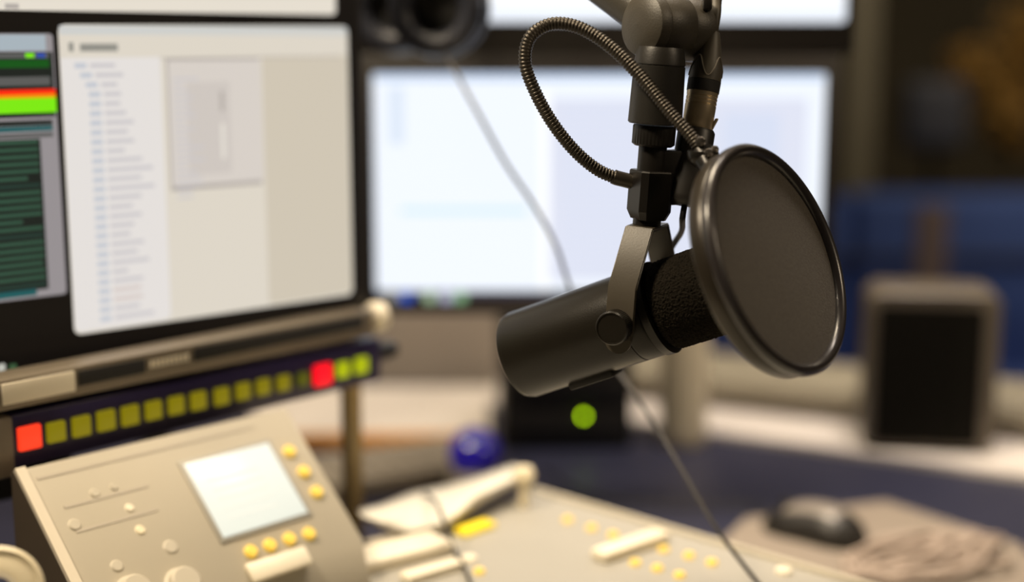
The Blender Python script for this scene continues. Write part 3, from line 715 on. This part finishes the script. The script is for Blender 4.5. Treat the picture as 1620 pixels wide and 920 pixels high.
tx = bpy.data.textures.new('foam_cells', 'CLOUDS'); tx.noise_scale = .0012; dm = ws.modifiers.new('cells', 'DISPLACE'); dm.texture = tx; dm.strength = .0024; dm.mid_level = .5; dm.texture_coords = 'LOCAL'
# rear switch plate on the underside
c = PV-A*.048-T*(R0-.0005)
MB().box(c, (A, L, T), (.018, .011, .0035), .002).build('switch_plate', M['blkmat'], mic)
# yoke
tl = math.radians(4); VU = (UPW*math.cos(tl)+(A-UPW*A.dot(UPW)).normalized()*math.sin(tl)).normalized()
HW = .0402; YH = .063
yk = [PV+L*HW-VU*.010, PV+L*HW+VU*.026, PV+L*.0150+VU*YH, PV-L*.0185+VU*YH, PV-L*(HW+.010)+VU*.026, PV-L*(HW+.006)-VU*.010]
side = L.cross(VU).normalized()
yo = MB().strip(yk, side, .0028, .0203, .0007)
for s in (1, -1): yo.lathe([(0, -.0014), (.0095, -.0014), (.0095, .0014), (0, .0014)], PV+L*HW*s-VU*.010, L, 32)
yo.build('yoke', M['yoke'], mic)
for s in (1, -1):
    kb_ = PV+L*s*(HW+.0016)+VU*.0005-A*.0015
    k = MB(); seg = 120; pr = [(0, 0), (.0112, 0), (.0118, .001), (.0118, .0098), (.0108, .0112), (.0102, .0112), (.0100, .0106), (0, .0106)]
    k.lathe(pr, kb_, L*s, seg)
    for i_ in range(2*seg, 4*seg):
        if (i_ % seg) % 2: k.v[i_] = k.v[i_]+(k.v[i_]-kb_-L*s*(k.v[i_]-kb_).dot(L*s))*-.03
    k.build('pivot_knob', M['mic'], mic, 20)
    MB().lathe([(0, 0), (.006, 0), (.006, abs(HW-.0014-R0+.002)), (0, abs(HW-.0014-R0+.002))], PV+L*s*(R0-.002), L*s, 24).build('spacer', M['blkmetal'], mic)
YT = PV+VU*YH
# stem direction, fitted to the two image points
def stem(px, py): return hit(px, py, YT, V((0, -1, 0)))
S0 = YT; S1 = stem(1051, 10); SD = (S1-S0).normalized()
def onst(py):     # distance along the stem at image row py
    lo, hi = -.1, .4
    for _ in range(40):
        m_ = (lo+hi)/2; v = S0+SD*m_-CAM; y = 460-v.dot(UX)/v.dot(FX)*FPX
        if y > py: lo = m_
        else: hi = m_
    return lo
mmpx = .975/FPX
MB().lathe([(0, .0016), (.0098, .0016), (.0098, onst(340)), (0, onst(340))], S0, SD, 40).build('mounting_nut', M['blkmetal'], mic)
MB().lathe([(0, onst(340)), (.0098, onst(340)), (.0098, onst(228)), (.0095, onst(226)), (0, onst(226))], S0, SD, 40).build('threaded_post', M['blkmetal'], mic)
# connector tube beside stem and its bridge
X0 = P(1084, 318, .985); X1 = P(1102, 206, .985); XD = (X1-X0).normalized()
MB().lathe([(0, -.003), (.010, -.003), (.0125, 0), (.0130, .004), (.0130, (X1-X0).length-.001), (.0118, (X1-X0).length+.001), (0, (X1-X0).length+.001)], X0, XD, 40).build('connector_tube', M['blk'], mic)
bc = (S0+SD*onst(282)+X0.lerp(X1, .35))/2
bd = (X0.lerp(X1, .35)-(S0+SD*onst(282))).normalized()
MB().box(bc, (bd, bd.cross(SD).normalized(), SD), (.013, .006, .019), .002).build('tube_bracket', M['blk'], mic)
cb = [X0-XD*.001, X0-XD*.012+V((0, 0, 0)), P(1078, 366, 1.02), P(1062, 392, 1.035), PV-L*.030+T*.012]
MB().tube(spline(cb, 8), .0022, 10).build('pigtail', M['cordblk'], mic, 70)

# ================================================================ BOOM ARM
JT = P(1052, 34, .985)
ba = thing('boom_arm', 'grey jointed boom arm holding the microphone from above', 'boom arm', (-.42, 1.62, DZ))
k = MB(); r_ = .0148; n0 = onst(231); n1 = onst(198)
k.lathe([(0, n0), (r_*.86, n0), (r_, n0+.0015), (r_, n1-.001), (r_*.97, n1), (0, n1)], S0, SD, 72)
for i_ in range(2*72, 4*72):
    if (i_ % 72) % 2: k.v[i_] = k.v[i_]+(k.v[i_]-(S0+SD*(k.v[i_]-S0).dot(SD)))*-.02
k.build('lock_nut', M['blkmetal'], ba, 20)
a_ = onst(196); b_ = onst(103); c_ = onst(84)
MB().lathe([(0, a_), (.0176, a_), (.0186, a_+.001), (.0176, b_-.0006), (.0170, b_-.0002), (.0170, b_+.0002), (.0176, b_+.0006), (.0165, c_), (.0150, c_+.004), (0, c_+.004)], S0, SD, 64).build('lower_tube', M['boomdk'], ba)
# joint barrel: axis mostly sideways, slightly towards viewer on its left end
JD = cw(-.80, -.03, .60).normalized()
jr = .0222
Jc = P(1062, 44, .985)
MB().lathe([(0, -.027), (jr*.8, -.027), (jr*.97, -.024), (jr, -.021), (jr, -.0055), (jr*.985, -.005), (jr*.985, -.0045), (jr, -.004), (jr, .019), (jr*.985, .0195), (0, .0195)], Jc, JD, 72).build('joint_barrel', M['boom'], ba)
MB().lathe([(jr*.99, .0196), (jr*.99, .024), (jr*.93, .0275), (jr*.75, .030), (jr*.4, .0315), (0, .032)], Jc, JD, 72).build('joint_cap', M['boom'], ba)
# arm tube leaving up and to the left
t0p = Jc+JD*.006; t1p = P(700, -215, 1.12)
MB().tube([t0p, t1p], lambda i: .0165, 40).build('upper_tube', M['boom'], ba)
el = t1p; po = V((-.42, 1.62, DZ))
MB().lathe([(0, -.025), (.024, -.025), (.024, .025), (0, .025)], el, V((0, 1, 0)), 40).build('elbow_joint', M['boom'], ba)
MB().tube([el, V((po.x, po.y, 1.75))], .0165, 32).build('lower_arm', M['boom'], ba)
MB().lathe([(0, 0), (.05, 0), (.05, .012), (.018, .016), (.018, 1.03), (0, 1.03)], po, UPW, 40).build('pole', M['boomdk'], ba)
MB().box(P(1118, 8, .978), (RX, FX, UX), (.003, .006, .004), .001).build('set_screw', M['blkmetal'], ba)

# ================================================================ XLR CABLE
xc = thing('microphone_cable', 'dark cable with a brassy connector plugged in beside the boom arm', 'cable', X1)
l0 = (X1-X0).length+.0012
def lx(py):
    v0 = X0; lo, hi = 0, .3
    for _ in range(40):
        m_ = (lo+hi)/2; v = v0+XD*m_-CAM; y = 460-v.dot(UX)/v.dot(FX)*FPX
        if y > py: lo = m_
        else: hi = m_
    return lo
pA, pB, pC, pD = lx(206), lx(146), lx(128), lx(50)
l0 = pA
XX = [(0, l0), (.0100, l0), (.0106, l0+.001), (.0108, l0+(pB-l0)*.62)]
for q in (.66, .76, .86): XX += [(.0108, l0+(pB-l0)*q), (.0104, l0+(pB-l0)*(q+.01)), (.0104, l0+(pB-l0)*(q+.025)), (.0108, l0+(pB-l0)*(q+.035))]
XX += [(.0110, pB), (0, pB)]
MB().lathe(XX, X0, XD, 48).build('connector_shell', M['gold'], xc)
MB().lathe([(0, pB), (.0113, pB+.0002), (.0115, pC), (0, pC)], X0, XD, 48).build('boot_ring', M['blkmat'], xc)
bt_ = MB().lathe([(0, pC), (.0114, pC+.0002), (.0112, pC+.008), (.0098, pC+(pD-pC)*.4), (.0078, pC+(pD-pC)*.7), (.0056, pD-.002), (.0048, pD), (0, pD)], X0, XD, 40).build('boot', M['boot'], xc, 60)
# raised W-shaped grip line on the boot
def boot_r(h):
    P_ = [(pC, .0115), (pC+.008, .0113), (pC+(pD-pC)*.4, .0099), (pC+(pD-pC)*.7, .0079), (pD, .0049)]
    for (h0, r0), (h1, r1) in zip(P_, P_[1:]):
        if h <= h1: return r0+(r1-r0)*(h-h0)/(h1-h0)
    return .005
f1 = (CAM-X0); f1 = (f1-XD*f1.dot(XD)).normalized(); f2 = XD.cross(f1)
wv = []
for i in range(61):
    a = -1.7+3.4*i/60; h = pC+(pD-pC)*(.28-.20*math.cos(a*2*1.85-.5)); r = boot_r(h)
    wv.append(X0+XD*h+(f1*math.cos(a)+f2*math.sin(a))*r)
MB().tube(wv, .0005, 6).build('grip_line', M['griplight'], bt_)
lt = X0+XD*(l0+(pB-l0)*.18)-f2*.0108*(-1 if f2.x > 0 else 1)
sgn = 1 if f2.x > 0 else -1
MB().box(lt, ((XD+f2*sgn*.35).normalized(), f1, f2), (.0055, .0028, .0012), .0008).build('release_latch', M['gold'], xc)
XE = X0+XD*pD
MB().tube(spline([XE-XD*.004, XE+XD*.012, P(1133, 0, .99), P(1140, -60, 1.0), P(1100, -200, 1.08), P(900, -260, 1.12), P(704, -245, 1.14)], 10), lambda i: .0040, 14).build('cord', M['boot'], xc, 70)

# ================================================================ POP FILTER
pf = thing('pop_filter', 'round black pop filter on a bent gooseneck in front of the microphone', 'pop filter', P(1222, 410, .915))
FC = P(1224, 411, .918)
fp = math.radians(39); ft = math.radians(21)
FN = cw(math.cos(fp)*math.cos(ft), math.cos(fp)*math.sin(ft), math.sin(fp)).normalized()
FR = .0772
MB().lathe([(FR-.0075, .0035), (FR-.006, .006), (FR-.0035, .0075), (FR-.001, .0068), (FR+.0008, .0045), (FR+.0008, .001), (FR-.0008, .0), (FR-.0072, .0)], FC, FN, 160, closed=True).build('hoop', M['hoop'], pf, 60)
MB().lathe([(FR-.0065, -.0002), (FR-.0010, -.0002), (FR-.0004, -.0012), (FR-.0006, -.0098), (FR-.0016, -.0115), (FR-.0040, -.0118), (FR-.0062, -.0105)], FC, FN, 160, closed=True).build('hoop_band', M['hoopside'], pf, 60)
def mesh_mat(name, col, a):
    m = mat(name, col, .55, spec=.4, sheen=.3); nt = m.node_tree; bs_ = nt.nodes['Principled BSDF']
    tc = nt.nodes.new('ShaderNodeTexCoord'); n1_ = nt.nodes.new('ShaderNodeTexNoise'); n1_.inputs['Scale'].default_value = 900; n1_.inputs['Detail'].default_value = 2
    nt.links.new(tc.outputs['Object'], n1_.inputs['Vector']); r1 = nt.nodes.new('ShaderNodeMapRange'); r1.inputs[1].default_value = .35; r1.inputs[2].default_value = .65; r1.inputs[3].default_value = a-.12; r1.inputs[4].default_value = a+.12
    nt.links.new(n1_.outputs['Fac'], r1.inputs[0]); nt.links.new(r1.outputs[0], bs_.inputs['Alpha'])
    bp = nt.nodes.new('ShaderNodeBump'); bp.inputs['Strength'].default_value = .5; bp.inputs['Distance'].default_value = .0005
    nt.links.new(n1_.outputs['Fac'], bp.inputs['Height']); nt.links.new(bp.outputs['Normal'], bs_.inputs['Normal']); return m
b = MB(); b.lathe([(FR-.0068, .0022), (FR*.5, .0030), (.001, .0034)], FC, FN, 96); b.build('front_mesh', mesh_mat('nylon_mesh', (.088, .072, .052), .88), pf, 80)
b = MB(); b.lathe([(FR-.0068, -.009), (FR*.5, -.009), (.001, -.009)], FC, FN, 96); b.build('rear_mesh', mesh_mat('nylon_mesh_rear', (.05, .042, .03), .85), pf, 80)
# swivel at the rim
SV = P(1112, 243, .945)
sw = MB().lathe([(.0105*math.sin(math.pi*i/16), -.0105*math.cos(math.pi*i/16)) for i in range(10)], SV, UPW, 32)
rim = P(1126, 272, .935)
sw.tube([SV, rim], lambda i: (.0088, .0065)[i], 20)
swo = sw.build('swivel', M['blkmetal'], pf)
for q, r_ in ((P(1121, 242, .934), .0032), (P(1108, 224, .938), .0036), (P(1131, 236, .94), .0026)):
    d_ = (CAM-q).normalized(); MB().lathe([(0, .003), (r_*.8, .0025), (r_, .001), (r_, -.006)], q, d_, 20).build('screw', M['steel'], swo)
# clamp on the post
CL = S0+SD*onst(308)+RX*.0006; cy = (CAM-CL); cy = (cy-SD*cy.dot(SD)).normalized(); cx_ = SD.cross(cy).normalized()
if cx_.x < 0: cx_ = -cx_
ca = math.radians(-28); c1_ = cx_*math.cos(ca)+cy*math.sin(ca); c2_ = SD.cross(c1_).normalized()
hC = (onst(268)-onst(345))/2
octo = [(-.0125, -.009), (-.0085, -.013), (.0085, -.013), (.0125, -.009), (.0125, .009), (.0085, .013), (-.0085, .013), (-.0125, .009)]
b = MB(); rings = []
for h, kx_ in ((-hC, .80), (-hC+.006, 1), (hC-.001, 1), (hC, .95)):
    rings.append([CL+SD*h+c1_*(x*kx_)+c2_*(y*kx_) for x, y in octo])
b.add([p for r in rings for p in r], [(i*8+k, i*8+(k+1) % 8, (i+1)*8+(k+1) % 8, (i+1)*8+k) for i in range(3) for k in range(8)]+[tuple(range(8)), tuple(24+k for k in range(8))])
b.build('clamp', M['blkmetal'], pf, 25)
# gooseneck
G0 = P(999, 287, .985)
gp_ = [G0, P(975, 281, .985), P(945, 268, .982), P(910, 239, .978), P(876, 197, .974), P(848, 148, .970), P(831, 100, .967), P(838, 60, .965), P(868, 39, .963), P(905, 40, .960), P(945, 59, .957), P(985, 91, .954), P(1022, 131, .951), P(1060, 178, .948), P(1092, 214, .946), SV+(P(1106, 234, .945)-SV)*.5]
gs = resample(spline(gp_, 12), .0004)
MB().tube(gs, lambda i: .0043+.00035*math.sin(i*math.pi/3), 20).build('gooseneck', M['neck'], pf, 80)
MB().tube([G0+(G0-gp_[1]).normalized()*.004, gp_[1], gp_[1].lerp(gp_[2], .15)], .0052, 20).build('ferrule', M['neck'], pf)
